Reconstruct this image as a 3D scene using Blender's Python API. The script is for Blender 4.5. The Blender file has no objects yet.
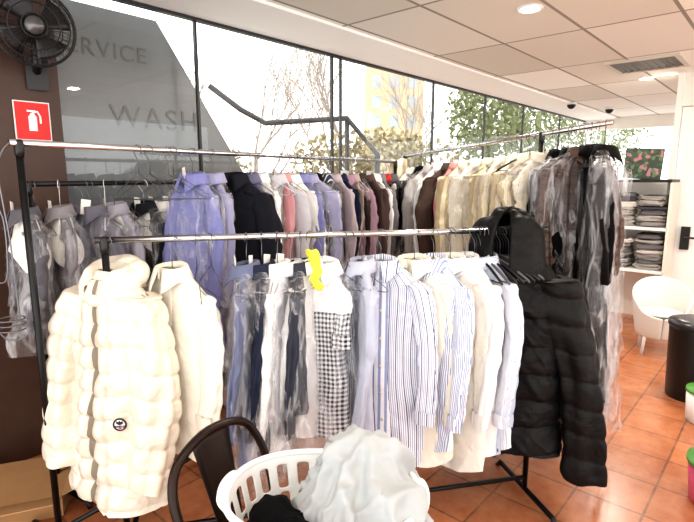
import bpy, math, random
from mathutils import Vector, Matrix, noise
random.seed(7)
S=bpy.context.scene
COL=S.collection
PI=math.pi
# ------------------------------------------------------------ cloth drapes (simulated, then frozen to plain meshes)
def sim_cloth(size,n,loc,rot,colliders,frames=42,seed=1,sx=1.0,shrink=-.25,pl=.03,fr=60,bend=.1,post=.004,peak=None,fold=.02):
    tmp=[]
    for (c,r) in colliders:
        bpy.ops.mesh.primitive_uv_sphere_add(segments=24,ring_count=16,location=c); o=bpy.context.object; o.scale=r
        o.modifiers.new('c','COLLISION'); o.collision.thickness_outer=.006; o.collision.cloth_friction=60; tmp.append(o)
    bpy.ops.mesh.primitive_grid_add(x_subdivisions=n,y_subdivisions=n,size=size,location=loc,rotation=rot); cl=bpy.context.object
    for v in cl.data.vertices:
        x,y=v.co.x,v.co.y
        v.co.z+=.03*noise.noise(Vector((x*6,y*6,seed)))+pl*math.sin(x*fr+seed+3*noise.noise(Vector((x*5,y*5,seed+4))))
        v.co.x*=sx
    m=cl.modifiers.new('cloth','CLOTH'); s=m.settings; s.quality=6; s.mass=.3; s.bending_stiffness=bend; s.tension_stiffness=14; s.compression_stiffness=14; s.shear_stiffness=5
    s.shrink_min=shrink
    m.collision_settings.use_self_collision=True; m.collision_settings.self_distance_min=.004; m.collision_settings.distance_min=.004
    S.frame_start=1; S.frame_end=frames
    m.point_cache.frame_start=1; m.point_cache.frame_end=frames
    for f_ in range(1,frames+1): S.frame_set(f_)
    dg=bpy.context.evaluated_depsgraph_get(); me=bpy.data.meshes.new_from_object(cl.evaluated_get(dg)); me.transform(cl.matrix_world)
    for o in tmp+[cl]: bpy.data.objects.remove(o)
    S.frame_set(1)
    me.update()
    nn=[v.normal.copy() for v in me.vertices]
    for v,k in zip(me.vertices,nn):
        c=v.co; q=noise.noise(Vector((c.x*20+seed+c.z*9,c.y*12,c.z*8))); d=post*(1-min(1,abs(q)*6))
        if peak:
            dx,dy=c.x-peak[0],c.y-peak[1]; an=math.atan2(dy,dx); rr=min(1,math.hypot(dx,dy)/.07)
            wp=noise.noise(Vector((c.x*7,c.y*7,c.z*7+seed))); w2=noise.noise(Vector((c.x*13+5,c.y*13,c.z*13)))
            d+=fold*rr*((1-abs(math.sin(3.5*an+3.2*wp)))**1.5*1.2-.35)+fold*.7*(1-min(1,abs(w2)*4.5))
            if k.z<-.2: d=-d
        v.co=c+k*d
    return me
SIMS={}
try:
    SIMS['blanket']=sim_cloth(.58,84,(.05,1.25,.88),(.0,.10,.7),[((.05,1.31,.65),(.13,.10,.18)),((.10,1.20,.62),(.11,.11,.13)),((.0,1.16,.60),(.10,.10,.08)),((-.06,1.26,.42),(.25,.18,.19))],32,2,.85,-.22,.022,75,.02,.003,(.05,1.30),.026)
    SIMS['black']=sim_cloth(.36,48,(-.19,1.19,.76),(.1,.0,.2),[((-.2,1.22,.60),(.05,.05,.09)),((-.14,1.16,.60),(.05,.05,.07)),((-.14,1.22,.45),(.2,.16,.15))],28,5,.8,-.2,.02,80,.03,.003,(-.18,1.2),.014)
except Exception as e: print('SIM',e)
# ------------------------------------------------------------ materials
def lin(h):
    if isinstance(h,tuple): return (h[0],h[1],h[2],1)
    h=h.lstrip('#'); o=[]
    for i in (0,2,4):
        c=int(h[i:i+2],16)/255
        o.append(c/12.92 if c<=.04045 else ((c+.055)/1.055)**2.4)
    return (*o,1)
MC={}
def nt(name):
    m=bpy.data.materials.new(name); m.use_nodes=True
    n=m.node_tree.nodes; b=n['Principled BSDF']
    return m,m.node_tree,n,m.node_tree.links,b
def mth(n,l,op,a,b=None):
    x=n.new('ShaderNodeMath'); x.operation=op
    for i,v in enumerate((a,b)):
        if v is None: continue
        if isinstance(v,(int,float)): x.inputs[i].default_value=v
        else: l.new(v,x.inputs[i])
    return x.outputs[0]
def mixc(n,l,f,a,b):
    x=n.new('ShaderNodeMix'); x.data_type='RGBA'
    if isinstance(f,(int,float)): x.inputs[0].default_value=f
    else: l.new(f,x.inputs[0])
    for i,v in ((6,a),(7,b)):
        if isinstance(v,tuple): x.inputs[i].default_value=v
        else: l.new(v,x.inputs[i])
    return x.outputs[2]
def plain(name,col,rough=.5,metal=0,bump=0,scale=60,var=.0,spec=.5):
    k=(name,col)
    if k in MC: return MC[k]
    m,t,n,l,b=nt(name)
    b.inputs['Base Color'].default_value=lin(col); b.inputs['Roughness'].default_value=rough
    b.inputs['Metallic'].default_value=metal; b.inputs['Specular IOR Level'].default_value=spec
    tc=n.new('ShaderNodeTexCoord'); nz=n.new('ShaderNodeTexNoise'); nz.inputs['Scale'].default_value=scale
    l.new(tc.outputs['Object'],nz.inputs['Vector'])
    if var:
        c=lin(col); d=tuple(x*(1-var) for x in c[:3])+(1,)
        l.new(mixc(n,l,nz.outputs[0],c,d),b.inputs['Base Color'])
    if bump:
        bp=n.new('ShaderNodeBump'); bp.inputs['Strength'].default_value=bump; bp.inputs['Distance'].default_value=.01
        l.new(nz.outputs[0],bp.inputs['Height']); l.new(bp.outputs[0],b.inputs['Normal'])
    MC[k]=m; return m
def fabric(col,pat=None,c2='#ffffff',freq=60,wid=.5,rough=.85,name='fabric',bump=.3,sheen=.1,spec=None):
    k=(col,pat,c2,freq,wid,rough,name)
    if k in MC: return MC[k]
    m,t,n,l,b=nt(name)
    b.inputs['Roughness'].default_value=rough; b.inputs['Specular IOR Level'].default_value=spec if spec is not None else (.2 if rough>.6 else .5)
    b.inputs['Sheen Weight'].default_value=sheen
    base=lin(col)
    if sum(base[:3])<.2: b.inputs['Sheen Weight'].default_value=0; b.inputs['Specular IOR Level'].default_value=.12 if spec is None else spec
    tc=n.new('ShaderNodeTexCoord'); sp=n.new('ShaderNodeSeparateXYZ'); l.new(tc.outputs['UV'],sp.inputs[0])
    u,v=sp.outputs[0],sp.outputs[1]
    def stripe(x,f,w): return mth(n,l,'LESS_THAN',mth(n,l,'FRACT',mth(n,l,'MULTIPLY',x,f)),w)
    C=base
    if pat=='stripe':
        C=mixc(n,l,stripe(u,freq,wid),base,lin(c2))
    elif pat=='multi':
        f1=stripe(u,freq,wid); C=mixc(n,l,f1,base,lin(c2))
        C=mixc(n,l,stripe(u,freq*.25,.14),C,lin('#5a6484'))
    elif pat in('gingham','gingham_low'):
        a=stripe(u,freq,.5); c=stripe(v,freq,.5)
        s=mth(n,l,'MULTIPLY',mth(n,l,'ADD',a,c),.5)
        if pat=='gingham_low': s=mth(n,l,'MULTIPLY',s,mth(n,l,'LESS_THAN',v,-.29))
        C=mixc(n,l,s,base,lin(c2))
    elif pat=='plaid':
        C=mixc(n,l,stripe(u,freq,.3),base,lin(c2)); C=mixc(n,l,mth(n,l,'MULTIPLY',stripe(v,freq,.3),.5),C,lin('#241c1c'))
    elif pat=='cable':
        w=mth(n,l,'SINE',mth(n,l,'MULTIPLY',u,freq*6)); w2=mth(n,l,'SINE',mth(n,l,'MULTIPLY',v,freq*5))
        h=mth(n,l,'MULTIPLY',w,mth(n,l,'ADD',w2,1.6))
        c=lin(col); C=mixc(n,l,mth(n,l,'GREATER_THAN',h,.2),tuple(x*k2 for x,k2 in zip(c[:3],(.62,.58,.5)))+(1,),c)
    nz=n.new('ShaderNodeTexNoise'); nz.inputs['Scale'].default_value=9; nz.inputs['Detail'].default_value=5; nz.inputs['Distortion'].default_value=.8
    l.new(tc.outputs['Object'],nz.inputs['Vector'])
    if isinstance(C,tuple):
        C=mixc(n,l,nz.outputs[0],C,tuple(x*.84 for x in C[:3])+(1,))
    l.new(C,b.inputs['Base Color'])
    bp=n.new('ShaderNodeBump'); bp.inputs['Strength'].default_value=bump; bp.inputs['Distance'].default_value=.04
    l.new(nz.outputs[0],bp.inputs['Height']); l.new(bp.outputs[0],b.inputs['Normal'])
    MC[k]=m; return m
def plastic_mat():
    m,t,n,l,b=nt('clear_plastic_film')
    out=n['Material Output']
    tr=n.new('ShaderNodeBsdfTransparent'); tr.inputs[0].default_value=(.985,.985,.99,1)
    b.inputs['Base Color'].default_value=(.9,.9,.92,1); b.inputs['Roughness'].default_value=.12; b.inputs['Specular IOR Level'].default_value=1; b.inputs['Coat Weight'].default_value=1
    tc=n.new('ShaderNodeTexCoord'); mp=n.new('ShaderNodeMapping'); mp.inputs['Scale'].default_value=(9,9,2)
    nz=n.new('ShaderNodeTexNoise'); nz.inputs['Scale'].default_value=2.0; nz.inputs['Detail'].default_value=4; nz.inputs['Distortion'].default_value=.7
    l.new(tc.outputs['Object'],mp.inputs[0]); l.new(mp.outputs[0],nz.inputs['Vector'])
    vo=n.new('ShaderNodeTexVoronoi'); vo.feature='DISTANCE_TO_EDGE'; vo.inputs['Scale'].default_value=1.6
    ad=n.new('ShaderNodeMix'); ad.data_type='VECTOR'; ad.inputs[0].default_value=.4; l.new(mp.outputs[0],ad.inputs[4]); l.new(nz.outputs[1],ad.inputs[5]); l.new(ad.outputs[1],vo.inputs['Vector'])
    bp=n.new('ShaderNodeBump'); bp.inputs['Strength'].default_value=.8; bp.inputs['Distance'].default_value=.04
    l.new(nz.outputs[0],bp.inputs['Height']); l.new(bp.outputs[0],b.inputs['Normal'])
    r=n.new('ShaderNodeMapRange'); r.inputs[1].default_value=0; r.inputs[2].default_value=.07; r.inputs[3].default_value=.6; r.inputs[4].default_value=.0
    l.new(vo.outputs[0],r.inputs[0])
    r2=n.new('ShaderNodeMapRange'); r2.inputs[1].default_value=.52; r2.inputs[2].default_value=.72; r2.inputs[3].default_value=.06; r2.inputs[4].default_value=.5
    l.new(nz.outputs[0],r2.inputs[0])
    fac=mth(n,l,'MAXIMUM',mth(n,l,'MULTIPLY',r.outputs[0],nz.outputs[0]),r2.outputs[0])  # opaque white creases and patches paint highlights onto the film
    mx=n.new('ShaderNodeMixShader'); l.new(fac,mx.inputs[0]); l.new(tr.outputs[0],mx.inputs[1]); l.new(b.outputs[0],mx.inputs[2])
    l.new(mx.outputs[0],out.inputs[0]); return m
PLASTIC=plastic_mat()
def glass_mat():
    m,t,n,l,b=nt('window_glass'); out=n['Material Output']
    tr=n.new('ShaderNodeBsdfTransparent'); tr.inputs[0].default_value=(.98,.99,.99,1)
    g=n.new('ShaderNodeBsdfGlossy'); g.inputs['Roughness'].default_value=.02
    mx=n.new('ShaderNodeMixShader'); mx.inputs[0].default_value=.04; l.new(tr.outputs[0],mx.inputs[1]); l.new(g.outputs[0],mx.inputs[2])
    l.new(mx.outputs[0],out.inputs[0]); return m
GLASS=glass_mat()
def emit(name,col,s):
    m,t,n,l,b=nt(name); b.inputs['Base Color'].default_value=lin(col)
    b.inputs['Emission Color'].default_value=lin(col); b.inputs['Emission Strength'].default_value=s; return m
CHROME=plain('chrome','#d0d0d0',.2,1)
WIRE=plain('hanger_wire','#707073',.3,.9)
BLACKM=plain('black_metal','#121214',.35,.3)
DARKM=plain('dark_bronze_frame','#3a3a3c',.4,.4)
WHITEP=plain('white_plastic','#e9e9e7',.35)
BLACKP=plain('black_plastic','#131315',.4)
# ------------------------------------------------------------ mesh helpers
class M:
    def __init__(s): s.v=[]; s.f=[]; s.uv=[]
    def add(s,v,f,uv=None):
        o=len(s.v); s.v+=[tuple(x) for x in v]; s.f+=[tuple(i+o for i in q) for q in f]
        s.uv+= (uv if uv else [(p[0],p[2]) for p in v]); return s
    def box(s,a,b):
        x0,y0,z0=a; x1,y1,z1=b
        v=[(x0,y0,z0),(x1,y0,z0),(x1,y1,z0),(x0,y1,z0),(x0,y0,z1),(x1,y0,z1),(x1,y1,z1),(x0,y1,z1)]
        return s.add(v,[(3,2,1,0),(4,5,6,7),(0,1,5,4),(1,2,6,5),(2,3,7,6),(3,0,4,7)])
    def tube(s,pts,r,seg=8,closed=False,cap=True):
        pts=[Vector(p) for p in pts]; N=len(pts)
        R=r if isinstance(r,(list,tuple)) else [r]*N
        v=[];prev=None
        for i,p in enumerate(pts):
            if closed: t=pts[(i+1)%N]-pts[i-1]
            else: t=pts[min(i+1,N-1)]-pts[max(i-1,0)]
            t.normalize()
            if prev is None:
                a=Vector((0,0,1)) if abs(t.z)<.9 else Vector((1,0,0))
                prev=t.cross(a).normalized()
            prev=(prev-t*prev.dot(t)).normalized(); q=t.cross(prev)
            for k in range(seg):
                an=2*PI*k/seg; v.append(p+(prev*math.cos(an)+q*math.sin(an))*R[i])
        f=[]
        for i in range(N if closed else N-1):
            j=(i+1)%N
            for k in range(seg):
                k2=(k+1)%seg; f.append((i*seg+k,i*seg+k2,j*seg+k2,j*seg+k))
        if cap and not closed:
            f.append(tuple(range(seg))[::-1]); f.append(tuple((N-1)*seg+k for k in range(seg)))
        return s.add(v,f)
    def grid(s,rows,wrap=True,uv=None):
        nr=len(rows); nc=len(rows[0]); f=[]
        for i in range(nr-1):
            for k in range(nc if wrap else nc-1):
                k2=(k+1)%nc; f.append((i*nc+k,(i+1)*nc+k,(i+1)*nc+k2,i*nc+k2))
        return s.add([p for r in rows for p in r],f,[q for r in uv for q in r] if uv else None)
    def ball(s,c,r,a=12,b=8):
        if isinstance(r,(int,float)): r=(r,r,r)
        rows=[]
        for i in range(b+1):
            th=PI*i/b
            rows.append([(c[0]+r[0]*math.sin(th)*math.cos(2*PI*k/a),c[1]+r[1]*math.sin(th)*math.sin(2*PI*k/a),c[2]+r[2]*math.cos(th)) for k in range(a)])
        return s.grid(rows)
    def cyl(s,c,r,z0,z1,seg=24,r2=None):
        return s.tube([(c[0],c[1],z0),(c[0],c[1],z1)],[r,r if r2 is None else r2],seg)
def link(o,parent=None):
    COL.objects.link(o)
    if parent: o.parent=parent
    return o
def mk(name,m,mat,parent=None,smooth=True,bev=0,sub=0,solid=0,label=None,cat=None,kind=None,group=None,loc=None,rot=None,edge=None):
    me=bpy.data.meshes.new(name); me.from_pydata(m.v,[],m.f); me.update()
    uvl=me.uv_layers.new(name='UVMap')
    for lp in me.loops: uvl.data[lp.index].uv=m.uv[lp.vertex_index]
    me.materials.append(mat)
    if smooth:
        for p in me.polygons: p.use_smooth=True
    o=bpy.data.objects.new(name,me); link(o,parent)
    if solid:
        md=o.modifiers.new('s','SOLIDIFY'); md.thickness=solid; md.offset=0
    if bev:
        md=o.modifiers.new('b','BEVEL'); md.width=bev; md.segments=2; md.limit_method='ANGLE'
    if sub:
        md=o.modifiers.new('u','SUBSURF'); md.levels=sub; md.render_levels=sub
    tag(o,label,cat,kind,group)
    if loc: o.location=loc
    if rot is not None: o.rotation_euler=rot if isinstance(rot,tuple) else (0,0,rot)
    return o
def tag(o,label=None,cat=None,kind=None,group=None):
    if label:o['label']=label
    if cat:o['category']=cat
    if kind:o['kind']=kind
    if group:o['group']=group
def empty(name,loc=(0,0,0),rot=0,**k):
    o=bpy.data.objects.new(name,None); o.empty_display_size=.05; link(o); o.location=loc
    o.rotation_euler=rot if isinstance(rot,tuple) else (0,0,rot); tag(o,**k); return o
# ------------------------------------------------------------ room frame: u along window wall, w into the room
W0=Vector((-1.24,3.22,0)); PHI=math.atan2(.7479,.6647)
MW=Matrix.Translation(W0)@Matrix.Rotation(PHI,4,'Z')
def Wp(u,w,z): return MW@Vector((u,-w,z))
def wbox(name,u0,u1,w0,w1,z0,z1,mat,parent=None,**k):
    m=M().box((u0,-w1,z0),(u1,-w0,z1)); o=mk(name,m,mat,None,smooth=False,**k); o.matrix_world=MW
    if parent: o.parent=parent
    return o
CH=2.6
def floor_mat():
    m,t,n,l,b=nt('terracotta_tiles')
    tc=n.new('ShaderNodeTexCoord'); br=n.new('ShaderNodeTexBrick'); br.offset=0
    br.inputs['Scale'].default_value=1; br.inputs['Brick Width'].default_value=.3; br.inputs['Row Height'].default_value=.3
    br.inputs['Mortar Size'].default_value=.006; br.inputs['Mortar Smooth'].default_value=.1
    br.inputs['Color1'].default_value=lin('#b06b46'); br.inputs['Color2'].default_value=lin('#965638'); br.inputs['Mortar'].default_value=lin('#643f2e')
    l.new(tc.outputs['Object'],br.inputs[0])
    nz=n.new('ShaderNodeTexNoise'); nz.inputs['Scale'].default_value=5; nz.inputs['Detail'].default_value=8; nz.inputs['Roughness'].default_value=.7; l.new(tc.outputs['Object'],nz.inputs[0])
    r=n.new('ShaderNodeMapRange'); r.inputs[1].default_value=.35; r.inputs[2].default_value=.7; l.new(nz.outputs[0],r.inputs[0])
    C=mixc(n,l,mth(n,l,'MULTIPLY',r.outputs[0],.6),br.outputs[0],lin('#cf946c'))
    l.new(C,b.inputs['Base Color']); b.inputs['Roughness'].default_value=.26
    bp=n.new('ShaderNodeBump'); bp.inputs['Strength'].default_value=.4; bp.inputs['Distance'].default_value=.004; bp.invert=True
    l.new(br.outputs['Fac'],bp.inputs['Height']); l.new(bp.outputs[0],b.inputs['Normal']); return m
wbox('floor',-3,8.6,-.02,6.5,-.1,0,floor_mat(),kind='structure')
def ceil_mat():
    m,t,n,l,b=nt('ceiling_tiles')
    tc=n.new('ShaderNodeTexCoord'); br=n.new('ShaderNodeTexBrick'); br.offset=0
    br.inputs['Scale'].default_value=1; br.inputs['Brick Width'].default_value=1.2; br.inputs['Row Height'].default_value=.6
    br.inputs['Mortar Size'].default_value=.012; br.inputs['Mortar Smooth'].default_value=0
    br.inputs['Color1'].default_value=lin('#f8f6f1'); br.inputs['Color2'].default_value=lin('#d4cfc5'); br.inputs['Mortar'].default_value=lin('#8c877c')
    l.new(tc.outputs['Object'],br.inputs[0])
    nz=n.new('ShaderNodeTexNoise'); nz.inputs['Scale'].default_value=130; l.new(tc.outputs['Object'],nz.inputs[0])
    C=mixc(n,l,mth(n,l,'MULTIPLY',nz.outputs[0],.25),br.outputs[0],lin('#c8c3b8'))
    l.new(C,b.inputs['Base Color']); b.inputs['Roughness'].default_value=.8; return m
wbox('ceiling',-3,8.6,.55,6.5,CH,CH+.08,ceil_mat(),kind='structure')
wbox('trim_1',-3,8.6,-.05,.55,CH-.02,CH+.08,plain('white_plaster','#f6f5f2',.7,bump=.05),kind='structure')
wbox('trim_2',-.51,8.5,-.02,.02,CH-.04,CH-.02,DARKM,kind='structure')
BROWN=plain('brown_laminate','#4d3529',.45,var=.35,scale=9)
wbox('wall_left',-3,-.51,-.1,.03,0,CH,BROWN,kind='structure')
wbox('wall_window_lower',-.51,8.5,-.1,.03,0,.8,plain('dark_brown_wall','#2c1c19',.55,var=.3,scale=7),kind='structure')
wbox('trim_3',-.51,8.5,-.06,.06,.8,.84,DARKM,kind='structure')
us=[-.51,.36,1.78,3.28,4.5,5.7,7.2,8.5]
for i in range(len(us)-1):
    wbox('window_%d'%(i+1),us[i]+.01,us[i+1]-.01,-.005,.0,.84,CH-.04,GLASS,kind='structure')
for i,u in enumerate(us[1:-1]):
    wbox('trim_%d'%(10+i),u-.008,u+.008,-.012,.012,.84,CH-.04,DARKM,kind='structure')
wbox('trim_20',1.66,1.68,-.012,.012,.84,CH-.04,DARKM,kind='structure')
CREAM=plain('cream_wall','#eeebe4',.7,bump=.05)
wbox('wall_far_lower',8.5,8.6,-.1,6.5,0,1.35,CREAM,kind='structure')
wbox('wall_far_upper',8.5,8.6,-.1,6.5,2.4,CH,CREAM,kind='structure')
wbox('window_9',8.53,8.535,0,6.5,1.35,2.4,GLASS,kind='structure')
for i,w in enumerate((0.05,1.9,3.6)):
    wbox('trim_%d'%(30+i),8.5,8.56,w-.025,w+.025,1.35,2.4,WHITEP,kind='structure')
wbox('wall_partition',4.72,4.8,.9,2.05,0,1.5,CREAM,kind='structure')
wbox('wall_right_upper',4.68,4.8,2.1,6.5,2.27,CH,CREAM,kind='structure')
wbox('wall_right',4.68,4.8,3.0,6.5,0,2.27,CREAM,kind='structure')
wbox('trim_40',4.64,4.8,2.05,2.1,0,CH,plain('painted_frame','#f2efe8',.5),kind='structure')
d=wbox('door_1',4.7,4.74,2.11,2.99,0.01,2.26,plain('white_door','#f0eee9',.4),kind='structure')
hd=M().box((4.66,-2.29,.80),(4.7,-2.21,1.04)); 
hd.tube([(4.66,-2.25,.93),(4.62,-2.25,.93),(4.615,-2.36,.93)],.011)
h=mk('handle',hd,BLACKP,smooth=False,label='black door lock plate with lever'); h.matrix_world=MW; h.parent=d; h.matrix_parent_inverse=MW.inverted()
# ------------------------------------------------------------ outside
gm=plain('pavement','#bdbab2',.9,var=.2,scale=3)
wbox('ground',-12,40,-40,-.1,-.15,-.05,gm,kind='structure')
pm=M(); 
def ue(z): return .15+.68*(2.55-z)
pp=[(-.5,.12,.82),(ue(.82),.12,.82),(ue(2.54),.12,2.54),(-.5,.12,2.54)]
pm.add([(p[0],p[1],p[2]) for p in pp]+[(p[0],p[1]+.02,p[2]) for p in pp],[(0,1,2,3),(7,6,5,4),(0,4,5,1),(1,5,6,2),(2,6,7,3),(3,7,4,0)])
root=mk('shop_sign_panel',pm,plain('grey_sign_film','#83878a',.3,var=.3,scale=2.5),smooth=False,label='grey translucent sign panel with shop lettering behind the glass',cat='sign')
root.matrix_world=MW
tm=plain('sign_lettering','#636869',.5)
def text(s,size,mat,parent,loc,rot,name='lettering',ext=.001,sx=1,off=0,sp=1.12):
    c=bpy.data.curves.new(name,'FONT'); c.body=s; c.size=size; c.extrude=ext; c.align_x='CENTER'; c.align_y='CENTER'; c.space_character=sp; c.offset=off
    t=bpy.data.objects.new(name,c); COL.objects.link(t); bpy.context.view_layer.update()
    me=bpy.data.meshes.new_from_object(t.evaluated_get(bpy.context.evaluated_depsgraph_get()))
    bpy.data.objects.remove(t); me.materials.clear(); me.materials.append(mat)
    o=bpy.data.objects.new(name,me); link(o,parent); o.location=loc; o.rotation_euler=rot; o.scale=(sx,1,1); return o
text('SERVICE',.135,tm,root,(-.2,.113,2.30),(PI/2,0,0),off=.0,sp=1.15)
text('WASH',.19,tm,root,(.12,.113,1.92),(PI/2,0,0),off=-.001,sx=1.02,sp=1.18)
rm=M().tube([(-1.45,5.5,2.5),(-1.13,5.5,2.26),(-.87,5.5,2.12),(0,5.5,2.17),(.33,5.5,1.79),(.33,5.5,-.05)],.03,8)
rm.tube([(-.0,5.5,2.17),(-.0,5.5,-.05)],.025,8)
mk('handrail',rm,DARKM,label='dark metal pipe handrail outside the window',cat='railing')
BARK=plain('overexposed_bark','#a79b92',.9,bump=.3,scale=20)  # bark colour lightened so the trees look overexposed
def treemesh(seed,H=6):
    rnd=random.Random(seed); m=M()
    def br(p,d,L,r,dep):
        pts=[p]; q=p.copy(); dd=d.copy(); n=5
        for i in range(n):
            dd=(dd+Vector((rnd.uniform(-.18,.18),rnd.uniform(-.18,.18),rnd.uniform(-.02,.12)))).normalized(); q=q+dd*L/n; pts.append(q.copy())
        m.tube(pts,[r*(1-.55*i/n) for i in range(n+1)],6 if dep<2 else 4)
        if dep>=5: return
        k=5 if dep==0 else 4 if dep<4 else 3
        for j in range(k):
            t=rnd.uniform(.35,1) if j else 1
            pi=pts[max(1,round(t*n))]
            nd=(dd+Vector((rnd.uniform(-1,1),rnd.uniform(-1,1),rnd.uniform(-.1,.7)))*.85).normalized()
            br(pi,nd,L*rnd.uniform(.5,.75),r*.5,dep+1)
    br(Vector((0,0,-.1)),Vector((0,0,1)),H*.42,.075,0); return m
tms=[treemesh(3),treemesh(11)]
t0=[mk('bare_tree',t,BARK,label='leafless street tree with thin branching twigs',cat='tree',group='bare trees outside') for t in tms]
tp=[(-3.8,13,1),(-.2,14.5,1.1),(2.2,20,1.2),(-1.9,10.2,.8),(13,15,1.2),(19,22,1.4),(20,13,1.2)]
for i,(x,y,s) in enumerate(tp):
    o=t0[i] if i<2 else t0[i%2].copy()
    if i>=2: COL.objects.link(o)
    o.location=(x,y,0); o.scale=(s,)*3; o.rotation_euler=(0,0,i*1.3)
def leafy(name,c,R,n,mat,label,cat):
    m=M(); rnd=random.Random(n)
    for i in range(n):
        d=Vector((rnd.gauss(0,1),rnd.gauss(0,1),rnd.gauss(0,1))).normalized()*rnd.uniform(.45,1)
        p=Vector((d.x*R[0],d.y*R[1],d.z*R[2]))
        a=Vector((rnd.gauss(0,1),rnd.gauss(0,1),rnd.gauss(0,1))).normalized(); b=a.cross(Vector((rnd.gauss(0,1),rnd.gauss(0,1),rnd.gauss(0,1)))).normalized()
        s=.07; m.add([p-a*s,p-b*s*.5,p+a*s,p+b*s*.5],[(0,1,2,3)])
    m.tube([(0,0,-c[2]-.06),(0,0,0)],.08)
    return mk(name,m,mat,label=label,cat=cat,kind='stuff' if cat=='hedge' else None,loc=c,smooth=False)
LEAF=plain('olive_leaves','#929b6c',.6,var=.5,scale=5)
LEAF2=plain('bronze_leaves','#ac9e74',.6,var=.5,scale=5)
leafy('leafy_tree',(3.0,10.9,2.9),(.9,1,1.4),2900,LEAF,'leafy green tree outside the shop window','tree')
leafy('leafy_tree.001',(4.9,13.2,3.1),(1.3,1,1.4),2800,LEAF,'dense olive green tree beyond the glass','tree')
leafy('leafy_tree.002',(8.3,16.6,3.2),(1.6,1,1.5),2000,LEAF,'tall green tree near the far window','tree')
leafy('hedge',(.5,9.0,1.8),(1.6,.7,.6),1900,LEAF2,'clipped bronze-green hedge outside','hedge')
leafy('hedge.001',(-2.6,9.2,1.6),(1.0,.6,.6),800,LEAF2,'straggly yellow-green hedge outside','hedge')
bm=M().box((-2,-2,0),(2.2,2,9.5)); b_=mk('apartment_building',bm,plain('tan_render','#c8b090',.8),smooth=False,label='tan multi-storey apartment building across the street',cat='building',loc=(3.4,40,-.05))
for fl in range(6):
    for c in range(3):
        mk('window',M().box((-1.6+c*1.3,-2.03,1+fl*1.4),(-.9+c*1.3,-1.99,1.9+fl*1.4)),plain('window_dark','#a0a6a8',.3),b_,smooth=False)
# ------------------------------------------------------------ fittings on ceiling
root=empty('ceiling_vent',Wp(3.95,1.9,CH-.0),PHI,label='square ceiling air vent with dark louvres',cat='vent')
fm=M()
for a,b in (((-.3,-.3),(.3,-.26)),((-.3,.26),(.3,.3)),((-.3,-.26),(-.26,.26)),((.26,-.26),(.3,.26))): fm.box((a[0],a[1],-.02),(b[0],b[1],.0))
mk('frame',fm,plain('vent_frame','#c9c3b4',.5),root,smooth=False)
mk('back_plate',M().box((-.26,-.26,-.004),(.26,.26,-.001)),BLACKP,root,smooth=False)
lm=M()
for i in range(9):
    y=-.23+i*.0575; lm.add([(-.26,y,-.004),(.26,y,-.004),(.26,y+.03,-.02),(-.26,y+.03,-.02)],[(0,1,2,3)])
mk('louvre',lm,plain('louvre','#57534a',.5),root,smooth=False)
LED=emit('led_disc','#fff6e6',30)
lights=[(1.15,3.36),(2.6,3.6),(3.2,5.6),(0.2,1.2),(1.9,1.6),(-.9,.6),(.2,-.8),(2.4,0)]
for i,(x,y) in enumerate(lights):
    root=empty('downlight',(x,y,CH),0,label='round recessed ceiling downlight, switched on',cat='light',group='ceiling downlights')
    ring=M().tube([(.07*math.cos(a*PI/12),.07*math.sin(a*PI/12),-.004) for a in range(24)],.01,6,closed=True)
    mk('ring',ring,WHITEP,root); mk('lens',M().cyl((0,0),.062,-.006,-.001),LED,root)
    L=bpy.data.lights.new('downlight_lamp','AREA'); L.shape='DISK'; L.size=.12; L.energy=(30 if i<3 else 8); L.color=(1,.93,.83)
    o=bpy.data.objects.new('lamp',L); link(o,root); o.location=(0,0,-.02)
for (x,y) in ((3.2,7.4),(4.0,7.9),(3.9,5.6)):
    root=empty('security_camera',(x,y,CH),0,label='small dome security camera fixed to the ceiling',cat='camera',group='dome cameras')
    mk('base',M().cyl((0,0),.07,-.03,0),WHITEP,root); mk('dome',M().ball((0,0,-.03),(.06,.06,.06)),BLACKP,root)
# ------------------------------------------------------------ fan
fc=Wp(-.68,.27,2.255)
fd=(Vector((.1,0,1.9))-fc).normalized()
root=empty('wall_fan',fc,0,label='black wall-mounted oscillating fan with wire guard',cat='fan')
root.rotation_mode='QUATERNION'; root.rotation_quaternion=fd.to_track_quat('-Y','Z')
R=.175
gm_=M()
for rr,y in ((R,-.0),(R*.97,-.03),(R*.85,-.055),(R*.6,-.07),(R*.3,-.078),(R*.97,.03),(R*.7,.06),(R*.4,.07)):
    gm_.tube([(rr*math.cos(a*PI/20),y,rr*math.sin(a*PI/20)) for a in range(40)],.003 if rr<R else .006,5,closed=True)
for a in range(48):
    c,s_=math.cos(a*PI/24),math.sin(a*PI/24)
    gm_.tube([(R*.2*c,-.08,R*.2*s_),(R*.6*c,-.07,R*.6*s_),(R*.9*c,-.045,R*.9*s_),(R*c,0,R*s_)],.0013,4)
    if a%2==0: gm_.tube([(R*.3*c,.072,R*.3*s_),(R*.8*c,.05,R*.8*s_),(R*c,0,R*s_)],.0013,4)
mk('guard',gm_,BLACKP,root)
mk('hub_badge',M().tube([(0,-.088,0),(0,-.076,0)],.04,20),plain('silver_badge','#6a6a6c',.3,.6),root)
for k in range(4):
    a0=k*PI/2; rows=[]
    for i in range(6):
        r=.04+.11*i/5; rows.append([(r*math.cos(a0+t),-.02+.03*(t-.3),r*math.sin(a0+t)) for t in (0,.25,.5,.75,1.0+.15*i/5)])
    mk('blade',M().grid(rows,wrap=False),plain('fan_blade','#1d1d1f',.3),root,solid=.003)
mk('motor',M().tube([(0,.03,0),(0,.06,0),(0,.16,0),(0,.19,0)],[.045,.065,.06,.03],18),BLACKP,root)
mk('bracket',M().tube([(0,.13,-.04),(0,.15,-.16),(0,.22,-.2)],.022,10).box((-.05,.19,-.28),(.05,.22,-.12)),BLACKP,root,smooth=False)
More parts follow.
